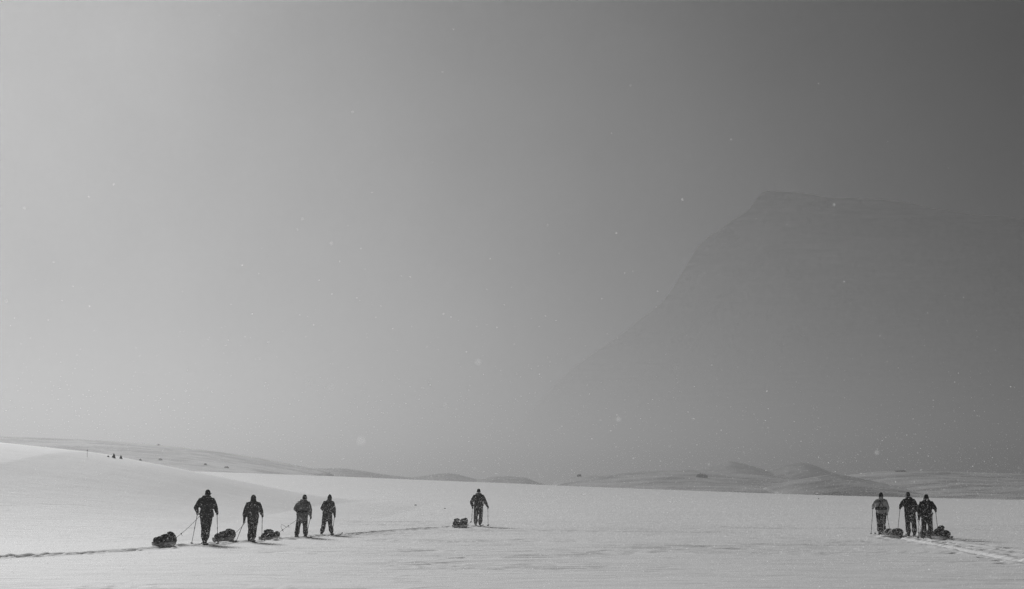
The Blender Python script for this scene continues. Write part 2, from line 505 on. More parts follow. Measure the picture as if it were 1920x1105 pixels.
# ------------------------------------------------------------------ shape builders
class MB:
    """collects shapes; build() links them as one mesh object"""
    def __init__(self):
        self.v, self.f, self.mi = [], [], []
    def add(self, v, f, mi=0):
        o = len(self.v)
        self.v += [Vector(p) for p in v]
        self.f += [tuple(i + o for i in q) for q in f]
        self.mi += [mi] * len(f)
    def rings(self, rings, mi=0):
        """rings: list of equal-length point loops; closed with fans at both ends"""
        n = len(rings[0])
        v = [p for r in rings for p in r]
        f = []
        for k in range(len(rings) - 1):
            for i in range(n):
                j = (i + 1) % n
                f.append((k * n + i, k * n + j, (k + 1) * n + j, (k + 1) * n + i))
        c0 = sum((Vector(p) for p in rings[0]), Vector()) / n
        c1 = sum((Vector(p) for p in rings[-1]), Vector()) / n
        a = len(v); v += [c0, c1]
        last = (len(rings) - 1) * n
        for i in range(n):
            j = (i + 1) % n
            f.append((a, j, i)); f.append((a + 1, last + i, last + j))
        self.add(v, f, mi)
    def tube(self, pts, radii, n=10, round_ends=True, mi=0):
        pts = [Vector(p) for p in pts]
        if not isinstance(radii, (list, tuple)): radii = [radii] * len(pts)
        radii = list(radii)
        if round_ends:
            d0 = (pts[0] - pts[1]).normalized(); d1 = (pts[-1] - pts[-2]).normalized()
            r0, r1 = radii[0], radii[-1]
            pts = [pts[0] + d0 * r0 * 0.95, pts[0] + d0 * r0 * 0.6] + pts + [pts[-1] + d1 * r1 * 0.6, pts[-1] + d1 * r1 * 0.95]
            radii = [r0 * 0.3, r0 * 0.8] + radii + [r1 * 0.8, r1 * 0.3]
        rings = []
        t0 = (pts[1] - pts[0]).normalized()
        ref = t0.cross(Vector((0, 1, 0)))
        if ref.length < 0.1: ref = t0.cross(Vector((1, 0, 0)))
        ref.normalize()
        for k, p in enumerate(pts):
            a = pts[max(0, k - 1)]; b = pts[min(len(pts) - 1, k + 1)]
            t = (b - a).normalized()
            ref = (ref - t * ref.dot(t)).normalized()
            bi = t.cross(ref)
            rings.append([p + (ref * math.cos(2 * math.pi * i / n) + bi * math.sin(2 * math.pi * i / n)) * radii[k] for i in range(n)])
        self.rings(rings, mi)
    def stack(self, levels, n=18, mi=0):
        """levels: (centre, rx, ry) of level ellipses from bottom to top"""
        self.rings([[Vector((c[0] + rx * math.cos(2 * math.pi * i / n), c[1] + ry * math.sin(2 * math.pi * i / n), c[2])) for i in range(n)]
                    for c, rx, ry in levels], mi)
    def ball(self, c, rx, ry=None, rz=None, n=14, m=8, mi=0):
        ry = ry or rx; rz = rz or rx
        lv = []
        for k in range(m + 1):
            a = -math.pi / 2 + math.pi * k / m
            s = max(math.cos(a), 0.02)
            lv.append(((c[0], c[1], c[2] + rz * math.sin(a)), rx * s, ry * s))
        self.stack(lv, n, mi)
    def box(self, c, sx, sy, sz, rot=None, mi=0):
        v = [Vector((x * sx / 2, y * sy / 2, z * sz / 2)) for x in (-1, 1) for y in (-1, 1) for z in (-1, 1)]
        if rot is not None: v = [rot @ p for p in v]
        self.add([p + Vector(c) for p in v], [(0, 1, 3, 2), (4, 6, 7, 5), (0, 4, 5, 1), (2, 3, 7, 6), (0, 2, 6, 4), (1, 5, 7, 3)], mi)
    def band(self, c, rx, ry, h, t, n=20, a0=0.0, a1=2 * math.pi, mi=0):
        """a strap ring of height h and thickness t round an ellipse"""
        full = abs(a1 - a0 - 2 * math.pi) < 1e-6
        k = n if full else n + 1
        v = []
        for i in range(k):
            a = a0 + (a1 - a0) * i / n
            for dr, dz in ((0, -h / 2), (t, -h / 2), (t, h / 2), (0, h / 2)):
                v.append(Vector((c[0] + (rx + dr) * math.cos(a), c[1] + (ry + dr) * math.sin(a), c[2] + dz)))
        f = []
        for i in range(n):
            j = (i + 1) % k
            for e in range(4):
                g = (e + 1) % 4
                f.append((i * 4 + e, j * 4 + e, j * 4 + g, i * 4 + g))
        if not full:
            f.append((3, 2, 1, 0)); f.append(tuple(n * 4 + e for e in range(4)))
        self.add(v, f, mi)
    def build(self, name, mats, parent=None, remesh=0.0, smooth_iter=4, crumple=0.0, seed=0):
        if not isinstance(mats, (list, tuple)): mats = [mats]
        me = bpy.data.meshes.new(name)
        me.from_pydata([tuple(p) for p in self.v], [], self.f)
        me.polygons.foreach_set('material_index', self.mi)
        for m in mats: me.materials.append(m)
        if remesh:
            bm = bmesh.new(); bm.from_mesh(me); bmesh.ops.recalc_face_normals(bm, faces=bm.faces); bm.to_mesh(me); bm.free()
            o = bpy.data.objects.new(name, me); scene.collection.objects.link(o)
            r = o.modifiers.new('r', 'REMESH'); r.mode = 'VOXEL'; r.voxel_size = remesh; r.adaptivity = 0
            sm = o.modifiers.new('s', 'SMOOTH'); sm.factor = 0.5; sm.iterations = smooth_iter
            dg = bpy.context.evaluated_depsgraph_get(); dg.update()
            me2 = bpy.data.meshes.new_from_object(o.evaluated_get(dg))
            scene.collection.objects.unlink(o); bpy.data.objects.remove(o); bpy.data.meshes.remove(me)
            me = me2; me.name = name
            me.materials.clear()
            for m in mats: me.materials.append(m)
        if crumple:
            n = len(me.vertices)
            co = np.empty(n * 3, np.float32); me.vertices.foreach_get('co', co); co = co.reshape(-1, 3)
            no = np.empty(n * 3, np.float32); me.vertices.foreach_get('normal', no); no = no.reshape(-1, 3)
            a = fbm(co[:, 0] / 0.11 + co[:, 1] * 5, co[:, 2] / 0.075, seed, 3) + 0.5 * fbm(co[:, 1] / 0.06, co[:, 2] / 0.05 + co[:, 0] * 9, seed + 9, 2)
            co += no * (a * crumple)[:, None]
            me.vertices.foreach_set('co', co.ravel())
        me.update()
        me.polygons.foreach_set('use_smooth', [True] * len(me.polygons))
        return link(bpy.data.objects.new(name, me), parent)

# ------------------------------------------------------------------ clothing materials
M_SKIN = plain_material('skin', 0.45, 0.55, 0.05)
M_EYE = plain_material('eye', 0.03, 0.2, 0.1)
M_BLACK = cloth_material('black_cloth', 0.022, 0.4, 0.22)
M_DARK = cloth_material('dark_cloth', 0.042, 0.45, 0.25)
M_DARK2 = cloth_material('charcoal_cloth', 0.06, 0.5, 0.28)
M_MOTTLE = cloth_material('mottled_grey_cloth', 0.17, 0.6, 0.3)
M_PALE = cloth_material('pale_grey_cloth', 0.42, 0.2, 0.18)
M_TROUSER = cloth_material('trouser_cloth', 0.028, 0.4, 0.25)
M_HAT = cloth_material('knit_wool', 0.016, 0.4, 0.35, 20)
M_GLOVE = cloth_material('glove_leather', 0.012, 0.4, 0.2)
M_BOOT = cloth_material('boot_leather', 0.018, 0.4, 0.5)
M_STRAP = cloth_material('webbing', 0.010, 0.3, 0.15)
M_GREYSTRAP = cloth_material('grey_webbing', 0.09, 0.3, 0.3)
M_LENS = plain_material('goggle_strap', 0.16, 0.4, 0.2)
M_POLE = plain_material('pole_aluminium', 0.03, 0.9, 0.2)
M_GRIP = plain_material('cork_grip', 0.03, 0.7, 0.2)
M_SKI = plain_material('ski_laminate', 0.03, 0.95, 0.2)
M_HULL = plain_material('pulk_plastic', 0.72, 0.8, 0.15)
M_LOAD = cloth_material('load_cover', 0.05, 0.5, 0.55, 15)
M_LOAD2 = cloth_material('frosted_load_cover', 0.11, 0.6, 0.6, 14)
M_FROST = cloth_material('snow_dusted_tarp', 0.5, 0.5, 0.6, 14)
M_ROPE = plain_material('tow_rope', 0.06, 0.7, 0.2)

# ------------------------------------------------------------------ people
def lerp(a, b, t):
    return Vector(a) * (1 - t) + Vector(b) * t

def make_person(spec):
    """spec joints are in metres: x to the right, y forward (away from us), z up, feet at z = 0"""
    H = spec['H']; s = H / 1.8
    root = empty('person', spec['loc'], spec['rz'])
    tag(root, spec['label'], 'person', spec['group'])
    hd = Vector(spec['head']); sl, sr = Vector(spec['sl']), Vector(spec['sr'])
    el, er = Vector(spec['el']), Vector(spec['er']); hl, hr = Vector(spec['hl']), Vector(spec['hr'])
    kl, kr = Vector(spec['kl']), Vector(spec['kr']); al, ar = Vector(spec['al']), Vector(spec['ar'])
    neck = (sl + sr) / 2 + Vector((0, 0.0, 0.05 * s))
    pel = Vector(spec.get('pel', ((kl.x + kr.x) / 2 * 0.5 + neck.x * 0.5, 0.0, 0.93 * s)))
    hipl, hipr = pel + Vector((-0.095 * s, 0, -0.04 * s)), pel + Vector((0.095 * s, 0, -0.04 * s))
    seed = spec['seed']

    # -- the body itself, one surface from crown to soles
    b = MB()
    b.stack([(pel + Vector((0, 0, -0.10 * s)), .12 * s, .09 * s), (pel, .165 * s, .11 * s), (lerp(pel, neck, .35), .135 * s, .095 * s),
             (lerp(pel, neck, .7), .165 * s, .11 * s), (lerp(pel, neck, .9), .17 * s, .09 * s), (neck + Vector((0, 0, .02 * s)), .06 * s, .06 * s)])
    for sh, e, h in ((sl, el, hl), (sr, er, hr)):
        b.tube([lerp(neck, sh, .5), sh, lerp(sh, e, .5), e], [.06 * s, .058 * s, .05 * s, .042 * s])
        b.tube([e, lerp(e, h, .35), h], [.043 * s, .042 * s, .030 * s])
        b.ball(h, .035 * s, .03 * s, .04 * s)
    for hp, k, a in ((hipl, kl, al), (hipr, kr, ar)):
        b.tube([hp, lerp(hp, k, .45), k], [.085 * s, .075 * s, .055 * s])
        b.tube([k, lerp(k, a, .35), a], [.056 * s, .056 * s, .038 * s])
        b.tube([a + Vector((0, -.03, -.01)), a + Vector((0, .13 * s, -.03))], [.036 * s, .03 * s])
    b.tube([neck - Vector((0, 0, .03)), hd + Vector((0, -.01, -.06)) * s], [.058 * s, .055 * s])
    # skull, jaw, nose, brow, ears
    b.ball(hd + Vector((0, -.008, .022)) * s, .076 * s, .094 * s, .092 * s)
    b.stack([(hd + Vector((0, .045, -.105)) * s, .03 * s, .032 * s), (hd + Vector((0, .035, -.075)) * s, .052 * s, .058 * s), (hd + Vector((0, .02, -.02)) * s, .068 * s, .075 * s), (hd + Vector((0, .01, .03)) * s, .07 * s, .08 * s)])
    b.tube([hd + Vector((0, .085, .012)) * s, hd + Vector((0, .112, -.028)) * s], [.010 * s, .016 * s], 8)
    b.tube([hd + Vector((-.045, .075, .03)) * s, hd + Vector((.045, .075, .03)) * s], .012 * s, 8)
    b.tube([hd + Vector((-.022, .082, -.058)) * s, hd + Vector((.022, .082, -.058)) * s], .010 * s, 8)
    for sg in (-1, 1):
        b.ball(hd + Vector((sg * .079, -.005, -.005)) * s, .012 * s, .022 * s, .034 * s, 8, 6)
    body = b.build('body', M_SKIN, root, 0.014, 3)
    for sg in (-1, 1):
        e_ = MB()
        e_.ball(hd + Vector((sg * .031, .083, .004)) * s, .011 * s, .009 * s, .009 * s, 8, 6)
        e_.build('eye', M_EYE, body)

    # -- jacket with sleeves and collar
    jm = spec['jacket_mat']
    hem = spec.get('hem', 0.80 * s)
    bulk = spec.get('bulk', 1.0) * 1.2
    j = MB()
    hc = Vector((pel.x * .85 + (kl.x + kr.x) * .075, pel.y, hem))
    w1 = spec.get('hem_w', .205) * s * 1.06
    j.stack([(hc, w1, .155 * s * bulk), (lerp(hc, pel, .5), w1 * 1.0, .158 * s * bulk), (pel + Vector((0, 0, .06 * s)), .195 * s * bulk, .145 * s * bulk),
             (lerp(pel, neck, .38), .175 * s * bulk, .135 * s * bulk), (lerp(pel, neck, .6), .195 * s * bulk, .15 * s * bulk), (lerp(pel, neck, .8), .20 * s * bulk, .15 * s * bulk),
             (lerp(pel, neck, .93), .165 * s, .125 * s), (neck + Vector((0, .0, .015 * s)), .10 * s, .095 * s), (neck + Vector((0, .01, .065 * s)), .078 * s, .078 * s)])
    j.tube([sl + Vector((.03, 0, -.01)) * s, neck, sr + Vector((-.03, 0, -.01)) * s], [.088 * s, .095 * s, .088 * s], 12)
    for sh, e, h in ((sl, el, hl), (sr, er, hr)):
        d = (h - e).normalized()
        j.tube([lerp(neck, sh, .55) + Vector((0, 0, -.05)) * s, sh + Vector((0, 0, -.015)) * s, lerp(sh, e, .4), lerp(sh, e, .8), e], [.088 * s, .085 * s * bulk, .076 * s * bulk, .070 * s * bulk, .068 * s * bulk], 12)
        j.tube([e, lerp(e, h, .3), lerp(e, h, .78), h - d * .03 * s], [.069 * s * bulk, .066 * s * bulk, .056 * s, .05 * s], 12)
    if spec.get('hood') == 'down':
        c = neck + Vector((0, -.075, .045)) * s
        j.tube([c + Vector((-.105, .06, .015)) * s, c + Vector((-.06, -.02, 0)) * s, c + Vector((0, -.035, -.01)) * s, c + Vector((.06, -.02, 0)) * s, c + Vector((.105, .06, .015)) * s],
               [.045 * s, .062 * s, .07 * s, .062 * s, .045 * s], 10)
    jacket = j.build('jacket', jm, root, 0.016, 5, 0.010 * s, seed)
    bvh = BVHTree.FromPolygons([v.co.copy() for v in jacket.data.vertices], [tuple(p.vertices) for p in jacket.data.polygons])

    # -- trousers
    t = MB()
    t.stack([(pel + Vector((0, 0, -.15)) * s, .12 * s, .10 * s), (pel + Vector((0, 0, -.08)) * s, .17 * s, .13 * s), (pel + Vector((0, 0, .06)) * s, .175 * s, .125 * s)])
    lw = spec.get('leg_w', 1.0) * 1.16
    for hp, k, a in ((hipl, kl, al), (hipr, kr, ar)):
        t.tube([hp + Vector((0, 0, .04)), lerp(hp, k, .4), k], [.112 * s * lw, .105 * s * lw, .084 * s * lw], 12)
        t.tube([k, lerp(k, a, .35), lerp(k, a, .7), lerp(k, a, .9)], [.085 * s * lw, .088 * s * lw, .082 * s * lw, .07 * s * lw], 12)
    t.build('trousers', spec.get('trouser_mat', M_TROUSER), root, 0.016, 5, 0.010 * s, seed + 30)

    # -- gaiters and boots
    for k, a in ((kl, al), (kr, ar)):
        foot = spec.get('toe', .0)
        g = MB()
        top = lerp(k, a, .48)
        g.tube([top, lerp(k, a, .7), a + Vector((0, 0, .03)), a + Vector((0, .01, -.0))], [.092 * s * lw, .090 * s * lw, .070 * s, .066 * s], 14, False)
        g.band(top, .088 * s * lw, .088 * s * lw, .03, .008, 14)
        g.build('gaiter', spec.get('gaiter_mat', M_DARK), root, 0, 0, 0.007, seed + 60)
        bo = MB()
        zb = a.z
        bo.rings([[Vector((a.x + dx * wx, a.y + yy, max(0.0, zb - 0.045) + zz)) for dx, zz in ((-1, 0), (1, 0), (1.05, hz * .5), (.8, hz), (-.8, hz), (-1.05, hz * .5))]
                  for yy, wx, hz in ((-.105 * s, .032, .10), (-.085 * s, .044, .12), (-.02 * s, .048, .125), (.06 * s, .05, .10), (.14 * s, .052, .075), (.185 * s, .036, .05))])
        boot = bo.build('boot', M_BOOT, root, 0, 0, 0.003, seed + 70)
        so = MB()
        so.box((a.x, a.y + .04 * s, max(0.0, zb - 0.045) - .008), .105, .28 * s, .022)
        so.build('sole', M_STRAP, boot)

    # -- gloves: palm, four fingers closed round the grip, thumb on its side
    for h, e, sgn in ((hl, el, -1), (hr, er, 1)):
        g = MB()
        d = (h - e).normalized()
        g.tube([h - d * .09 * s, h - d * .05 * s], [.052 * s, .05 * s], 12)                     # cuff
        pal = h + d * .02 * s
        g.ball(pal + Vector((sgn * .012, -.012, 0)), .036 * s, .042 * s, .052 * s, 12, 8)
        for q in range(4):
            z = (.042 - .027 * q) * s
            L = (.030, .036, .034, .026)[q] * s
            p0 = pal + Vector((sgn * .034 * s, .008 * s, z))
            p1 = pal + Vector((sgn * .036 * s, .008 * s + L, z - .003))
            p2 = pal + Vector((sgn * .004 * s, .020 * s + L, z - .006))
            p3 = pal + Vector((-sgn * .026 * s, .006 * s + L * .6, z - .008))
            g.tube([p0, p1, p2, p3], [.0145 * s, .0145 * s, .013 * s, .011 * s], 8)
        g.tube([pal + Vector((-sgn * .012 * s, -.022 * s, .02 * s)), pal + Vector((-sgn * .034 * s, .004 * s, .040 * s)), pal + Vector((-sgn * .024 * s, .034 * s, .046 * s))],
               [.017 * s, .015 * s, .012 * s], 8)
        g.build('glove', spec.get('glove_mat', M_GLOVE), root)

    # -- head wear
    hk = spec['hat']
    tilt = spec.get('turn', 0.0)
    if hk in ('hood', 'pointed_hood'):
        q = MB()
        up = .045 if hk == 'pointed_hood' else .012
        q.stack([(neck + Vector((0, -.02, -.03)) * s, .155 * s, .125 * s), (lerp(neck, hd, .35) + Vector((0, -.02, 0)) * s, .115 * s, .112 * s), (hd + Vector((0, -.02, -.05)) * s, .105 * s, .118 * s),
                 (hd + Vector((0, -.02, .02)) * s, .106 * s, .122 * s), (hd + Vector((0, -.02, .075)) * s, .086 * s, .105 * s), (hd + Vector((0, -.025, .105 + up * .5)) * s, .05 * s, .07 * s),
                 (hd + Vector((0, -.03, .118 + up)) * s, .022 * s, .03 * s)])
        q.build('hood', jm, root, 0.014, 4, 0.006, seed + 80)
    else:
        q = MB()
        r = Matrix.Rotation(tilt, 3, 'Z')
        q.stack([(hd + Vector((0, -.012, -.055)) * s, .088 * s, .102 * s), (hd + Vector((0, -.012, -.02)) * s, .093 * s, .108 * s), (hd + Vector((0, -.012, .04)) * s, .091 * s, .107 * s),
                 (hd + Vector((0, -.012, .085)) * s, .075 * s, .09 * s), (hd + Vector((0, -.012, .112)) * s, .05 * s, .06 * s), (hd + Vector((0, -.012, .126)) * s, .02 * s, .022 * s)])
        hat = q.build('hat', spec.get('hat_mat', M_HAT), root, 0.013, 4, 0.004, seed + 80)
        f = MB()
        f.band(hd + Vector((0, -.012, -.035)) * s, .090 * s, .105 * s, .05 * s, .010, 22)
        if hk == 'peaked':
            ang = tilt
            c = hd + Vector((0, -.012, .0)) * s
            dirv = Vector((math.sin(ang), math.cos(ang), 0)); side = Vector((math.cos(ang), -math.sin(ang), 0))
            p = MB()
            rows = []
            for u in range(6):
                a = -1 + 2 * u / 5
                i0 = c + side * a * .08 * s + dirv * (.085 * s * math.sqrt(max(0, 1 - a * a * .8)))
                i1 = c + side * a * .072 * s + dirv * ((.085 + .075 * math.sqrt(max(0.05, 1 - a * a))) * s) + Vector((0, 0, -.02 * s))
                rows.append((i0, i1))
            v = []
            for i0, i1 in rows:
                v += [i0, i1, i1 + Vector((0, 0, .008)), i0 + Vector((0, 0, .008))]
            fc = []
            for u in range(5):
                for e in range(4):
                    g2 = (e + 1) % 4
                    fc.append((u * 4 + e, u * 4 + 4 + e, u * 4 + 4 + g2, u * 4 + g2))
            fc += [(3, 2, 1, 0), (20, 21, 22, 23)]
            p.add(v, fc)
            p.build('brim', M_HAT, hat)
            for sg in (-1, 1):
                fl = MB()
                o = hd + (side * sg * .09 + Vector((0, 0, -.06))) * s
                fl.ball(o, .022 * s, .05 * s, .06 * s, 10, 6)
                fl.build('ear_flap', M_HAT, hat)
        f.build('cuff', spec.get('hat_mat', M_HAT), hat)
        if spec.get('goggles'):
            gg = MB()
            gg.band(hd + Vector((0, -.012, .015)) * s, .094 * s, .110 * s, .032 * s, .006, 22)
            gg.box(hd + Vector((0, .10, .012)) * s, .15 * s, .045 * s, .07 * s)
            gg.build('goggles', M_LENS, root)
        if spec.get('neck_mat'):
            nk = MB()
            nk.stack([(lerp(neck, hd, .05), .105 * s, .10 * s), (lerp(neck, hd, .4), .095 * s, .1 * s), (lerp(neck, hd, .72) + Vector((0, -.01, 0)), .094 * s, .104 * s)], 16)
            nk.build('neck_gaiter', spec['neck_mat'], root, 0, 0, .004, seed + 90)

    # -- harness: waist belt, and straps laid over the back
    def back_pt(x, z, off=.010):
        hit = bvh.ray_cast(Vector((x, -2, z)), Vector((0, 1, 0)))
        return (hit[0] + Vector((0, -off, 0))) if hit[0] else Vector((x, -.15, z))
    def strap(pts, w, name, mat, parent):
        m = MB(); v = []
        n = len(pts)
        for k, (x, z) in enumerate(pts):
            a, c = pts[max(0, k - 1)], pts[min(n - 1, k + 1)]
            tx, tz = c[0] - a[0], c[1] - a[1]
            L = math.hypot(tx, tz) or 1
            nx, nz_ = tz / L * w / 2, -tx / L * w / 2
            pl, pr = back_pt(x - nx, z - nz_), back_pt(x + nx, z + nz_)
            v += [pl, pr, pr + Vector((0, .012, 0)), pl + Vector((0, .012, 0))]
        fc = []
        for k in range(n - 1):
            for e in range(4):
                g2 = (e + 1) % 4
                fc.append((k * 4 + e, k * 4 + 4 + e, k * 4 + 4 + g2, k * 4 + g2))
        fc += [(3, 2, 1, 0), tuple((n - 1) * 4 + e for e in range(4))]
        m.add(v, fc)
        return m.build(name, mat, parent)
    bz = spec.get('belt_z')
    if bz:
        # follow the jacket all the way round
        ctr = lerp(pel, neck, max(0, (bz - pel.z) / (neck.z - pel.z)))
        hgt_ = spec.get('belt_h', .06)
        m = MB(); n = 28; v = []
        for i in range(n):
            a = 2 * math.pi * i / n
            dv = Vector((math.cos(a), math.sin(a), 0))
            for dz, dr in ((-hgt_ / 2, .004), (-hgt_ / 2, .016), (hgt_ / 2, .016), (hgt_ / 2, .004)):
                # radius of the torso only (arms are further out)
                rx, ry = .195 * s * bulk, .15 * s * bulk
                r0 = 1 / math.sqrt((dv.x / rx) ** 2 + (dv.y / ry) ** 2)
                v.append(Vector((ctr.x, ctr.y, bz)) + dv * (r0 + dr + .006) + Vector((0, 0, dz)))
        fc = []
        for i in range(n):
            jn = (i + 1) % n
            for e in range(4):
                g2 = (e + 1) % 4
                fc.append((i * 4 + e, jn * 4 + e, jn * 4 + g2, i * 4 + g2))
        m.add(v, fc)
        belt = m.build('harness_belt', spec.get('belt_mat', M_STRAP), root)
        if spec.get('pouch'):
            pm = MB()
            y0 = ctr.y - .15 * s * bulk - .045
            pm.ball((ctr.x + .02, y0, bz - .02), .10, .05, .065, 14, 8)
            pm.build('pouch', M_STRAP, belt)
        if spec.get('y_harness'):
            top = neck.z - .05 * s
            for sg in (-1, 1):
                strap([(ctr.x + sg * .115, bz + .03), (ctr.x + sg * .085, bz + .12), (ctr.x + sg * .045, bz + .20), (ctr.x + sg * .012, top - .04)], .035, 'shoulder_strap', M_STRAP, root)
                strap([(ctr.x + sg * .012, top - .05), (ctr.x + sg * .05, top), (ctr.x + sg * .085, top + .035)], .035, 'shoulder_strap', M_STRAP, root)
    if spec.get('dangle'):
        x, y, z, L = spec['dangle']
        m = MB()
        m.tube([(x, y, z), (x + .012, y, z - L * .5), (x + .018, y, z - L)], [.008, .016, .018], 6, False)
        m.build('loose_strap', M_STRAP, root)
    return root

def wp(root, p):
    """a point of a person's own frame in the world"""
    c, s_ = math.cos(root.rotation_euler.z), math.sin(root.rotation_euler.z)
    p = Vector(p)
    return Vector((root.location.x + p.x * c - p.y * s_, root.location.y + p.x * s_ + p.y * c, root.location.z + p.z))

def make_pole(hand, tip, label, lift=False):
    """hand and tip are world points; the pole's origin is its tip"""
    hand, tip = Vector(hand), Vector(tip)
    o = empty('ski_pole', tip)
    tag(o, label, 'ski pole', 'ski poles')
    ax = hand - tip; L = ax.length; u = ax.normalized()
    m = MB(); m.tube([u * .06, u * (L * .55), u * (L - .06)], [.0085, .0095, .0105], 8, False); m.build('shaft', M_POLE, o)
    m = MB(); m.tube([u * (L * .52), u * (L * .56)], [.015, .015], 8, False); m.build('lock_lever', M_GRIP, o)
    m = MB(); m.tube([u * (L - .09), u * (L - .04), u * (L + .045), u * (L + .065)], [.014, .019, .018, .022], 8); g = m.build('grip', M_GRIP, o)
    m = MB(); q = u * (L + .05)
    m.tube([q, q + Vector((.02, -.03, -.05)), q + Vector((.0, -.04, -.12)), q + Vector((-.01, -.01, -.05))], .006, 6, False); m.build('wrist_strap', M_STRAP, g)
    m = MB(); m.tube([u * 0, u * .065], [.003, .007], 6, False); m.build('tip', M_POLE, o)
    # basket: ring, spokes and hub
    m = MB()
    e1 = u.cross(Vector((0, 1, 0))).normalized(); e2 = u.cross(e1)
    ring = [u * .085 + (e1 * math.cos(2 * math.pi * k / 12) + e2 * math.sin(2 * math.pi * k / 12)) * .052 for k in range(13)]
    m.tube(ring, .008, 6, False)
    for k in range(4):
        m.tube([u * .085, ring[k * 3]], .006, 5, False)
    m.tube([u * .07, u * .11], [.016, .013], 8)
    m.build('basket', M_GRIP, o)
    return o

def make_ski(loc, rz, label, dz=0.0):
    o = empty('ski', loc, rz)
    tag(o, label, 'ski', 'skis worn by the skiers')
    m = MB(); rings = []
    for y, z, w in ((-.80, .012, .03), (-.76, .002, .036), (-.4, 0, .034), (0, .004, .031), (.5, 0, .034), (.82, .004, .04), (.93, .03, .041), (1.0, .06, .034), (1.04, .085, .018), (1.055, .095, .006)):
        rings.append([Vector((-w, y, z)), Vector((w, y, z)), Vector((w, y - .003, z + .014)), Vector((-w, y - .003, z + .014))])
    m.rings(rings); m.build('runner', M_SKI, o)
    m = MB(); m.box((0, .0, .03), .075, .30, .03); m.box((0, .13, .055), .085, .05, .03); m.build('binding', M_STRAP, o)
    return o

def make_pulk(loc, rz, label, L, W, lumps, load_mat, seed, front_world, waist_world, rope_sag=0.06, loops=0, bags=(), pitch=0.0):
    """a sledge: tray, lashed load cover, straps, rope; the tray's middle is at loc and its nose points to +y"""
    o = empty('pulk', loc, rz)
    tag(o, label, 'sledge', 'loaded pulks')
    m = MB(); rings = []
    st = [(-.5, .45, .055), (-.485, .8, .02), (-.42, .95, .0), (-.2, 1, 0), (.1, 1, 0), (.3, .95, .005), (.42, .75, .05), (.48, .45, .11), (.5, .2, .15)]
    top = .125
    for t, w, z in st:
        hw = W / 2 * w; y = t * L; zt = max(top, z + .05)
        rings.append([Vector((-hw * .82, y, z)), Vector((hw * .82, y, z)), Vector((hw, y, z + (zt - z) * .35)), Vector((hw * 1.04, y, zt)), Vector((hw * .93, y, zt + .004)),
                      Vector((hw * .8, y, z + .02)), Vector((-hw * .8, y, z + .02)), Vector((-hw * .93, y, zt + .004)), Vector((-hw * 1.04, y, zt)), Vector((-hw, y, z + (zt - z) * .35))])
    m.rings(rings)
    hull = m.build('tray', M_HULL, o)
    r = MB()
    for sg in (-1, 1):
        r.tube([(sg * W / 2 * 1.0 * w, t * L, max(top, z + .05) + .004) for t, w, z in st[1:]], .012, 6)
    r.build('rim', M_FROST, hull)
    c = MB()
    c.stack([((0, -.0, .05), W * .40, L * .42), ((0, 0, .12), W * .47, L * .46), ((0, 0, .19), W * .45, L * .43), ((0, 0, .23), W * .30, L * .34)], 20)
    for x, y, z, rx, ry, rz_ in lumps:
        c.ball((x, y, z), rx, ry, rz_)
    cov = c.build('load_cover', load_mat, o, 0.016, 3, 0.020, seed)
    bv = BVHTree.FromPolygons([v.co.copy() for v in cov.data.vertices], [tuple(p.vertices) for p in cov.data.polygons])
    for y in (-.30 * L, -.06 * L, .2 * L):
        pts = []
        for k in range(15):
            a = math.pi * k / 14
            d = Vector((math.cos(a), 0, math.sin(a)))
            org = Vector((0, y, .12)) + d * 1.2
            h = bv.ray_cast(org, -d)
            pts.append((h[0] + d * .006) if h[0] else Vector((math.cos(a) * W * .5, y, .12)))
        s_ = MB()
        v = []
        for p in pts:
            v += [p + Vector((0, -.014, 0)), p + Vector((0, .014, 0))]
        s_.add(v, [(2 * k, 2 * k + 1, 2 * k + 3, 2 * k + 2) for k in range(14)])
        so = s_.build('lashing_strap', M_GREYSTRAP, o)
        sd = so.modifiers.new('t', 'SOLIDIFY'); sd.thickness = .006
    # tow rope from the nose to the skier's hips
    inv = Matrix.Translation(Vector(loc)) @ Matrix.Rotation(rz, 4, 'Z')
    inv = inv.inverted()
    w = inv @ Vector(waist_world)
    for sg in (1,):
        a = Vector((0, L * .46, .15)); b = w
        pts = []
        for k in range(13):
            t = k / 12
            p = a.lerp(b, t); p.z -= rope_sag * 4 * t * (1 - t)
            pts.append(p)
        r = MB(); r.tube(pts, .0075, 6)
        rope = r.build('tow_rope', M_ROPE, o)
        if sg == 1:
            for k in range(loops):
                p = pts[4 + 3 * k]
                kn = MB()
                kn.ball(p, .022, .022, .026, 8, 6)
                kn.tube([p, p + Vector((.03, .02, -.07))], [.008, .006], 6)
                if k == 0 and loops > 1:
                    q = p
                    kn.tube([q, q + Vector((-.06, 0, .10)), q + Vector((-.05, .01, .21)), q + Vector((.04, .03, .17)), q + Vector((.12, .08, .10))], .006, 6)
                kn.build('knot', M_ROPE, rope)
    return o


def spot(px, py, drop=0.0):
    x, y = ground_pt(px, py, drop)
    for _ in range(3):
        z = ground_z(x, y)
        x, y = ground_pt(px, py, -z)
    return Vector((x, y, ground_z(x, y)))

def facing(p):
    return -math.atan2(p.x, p.y)

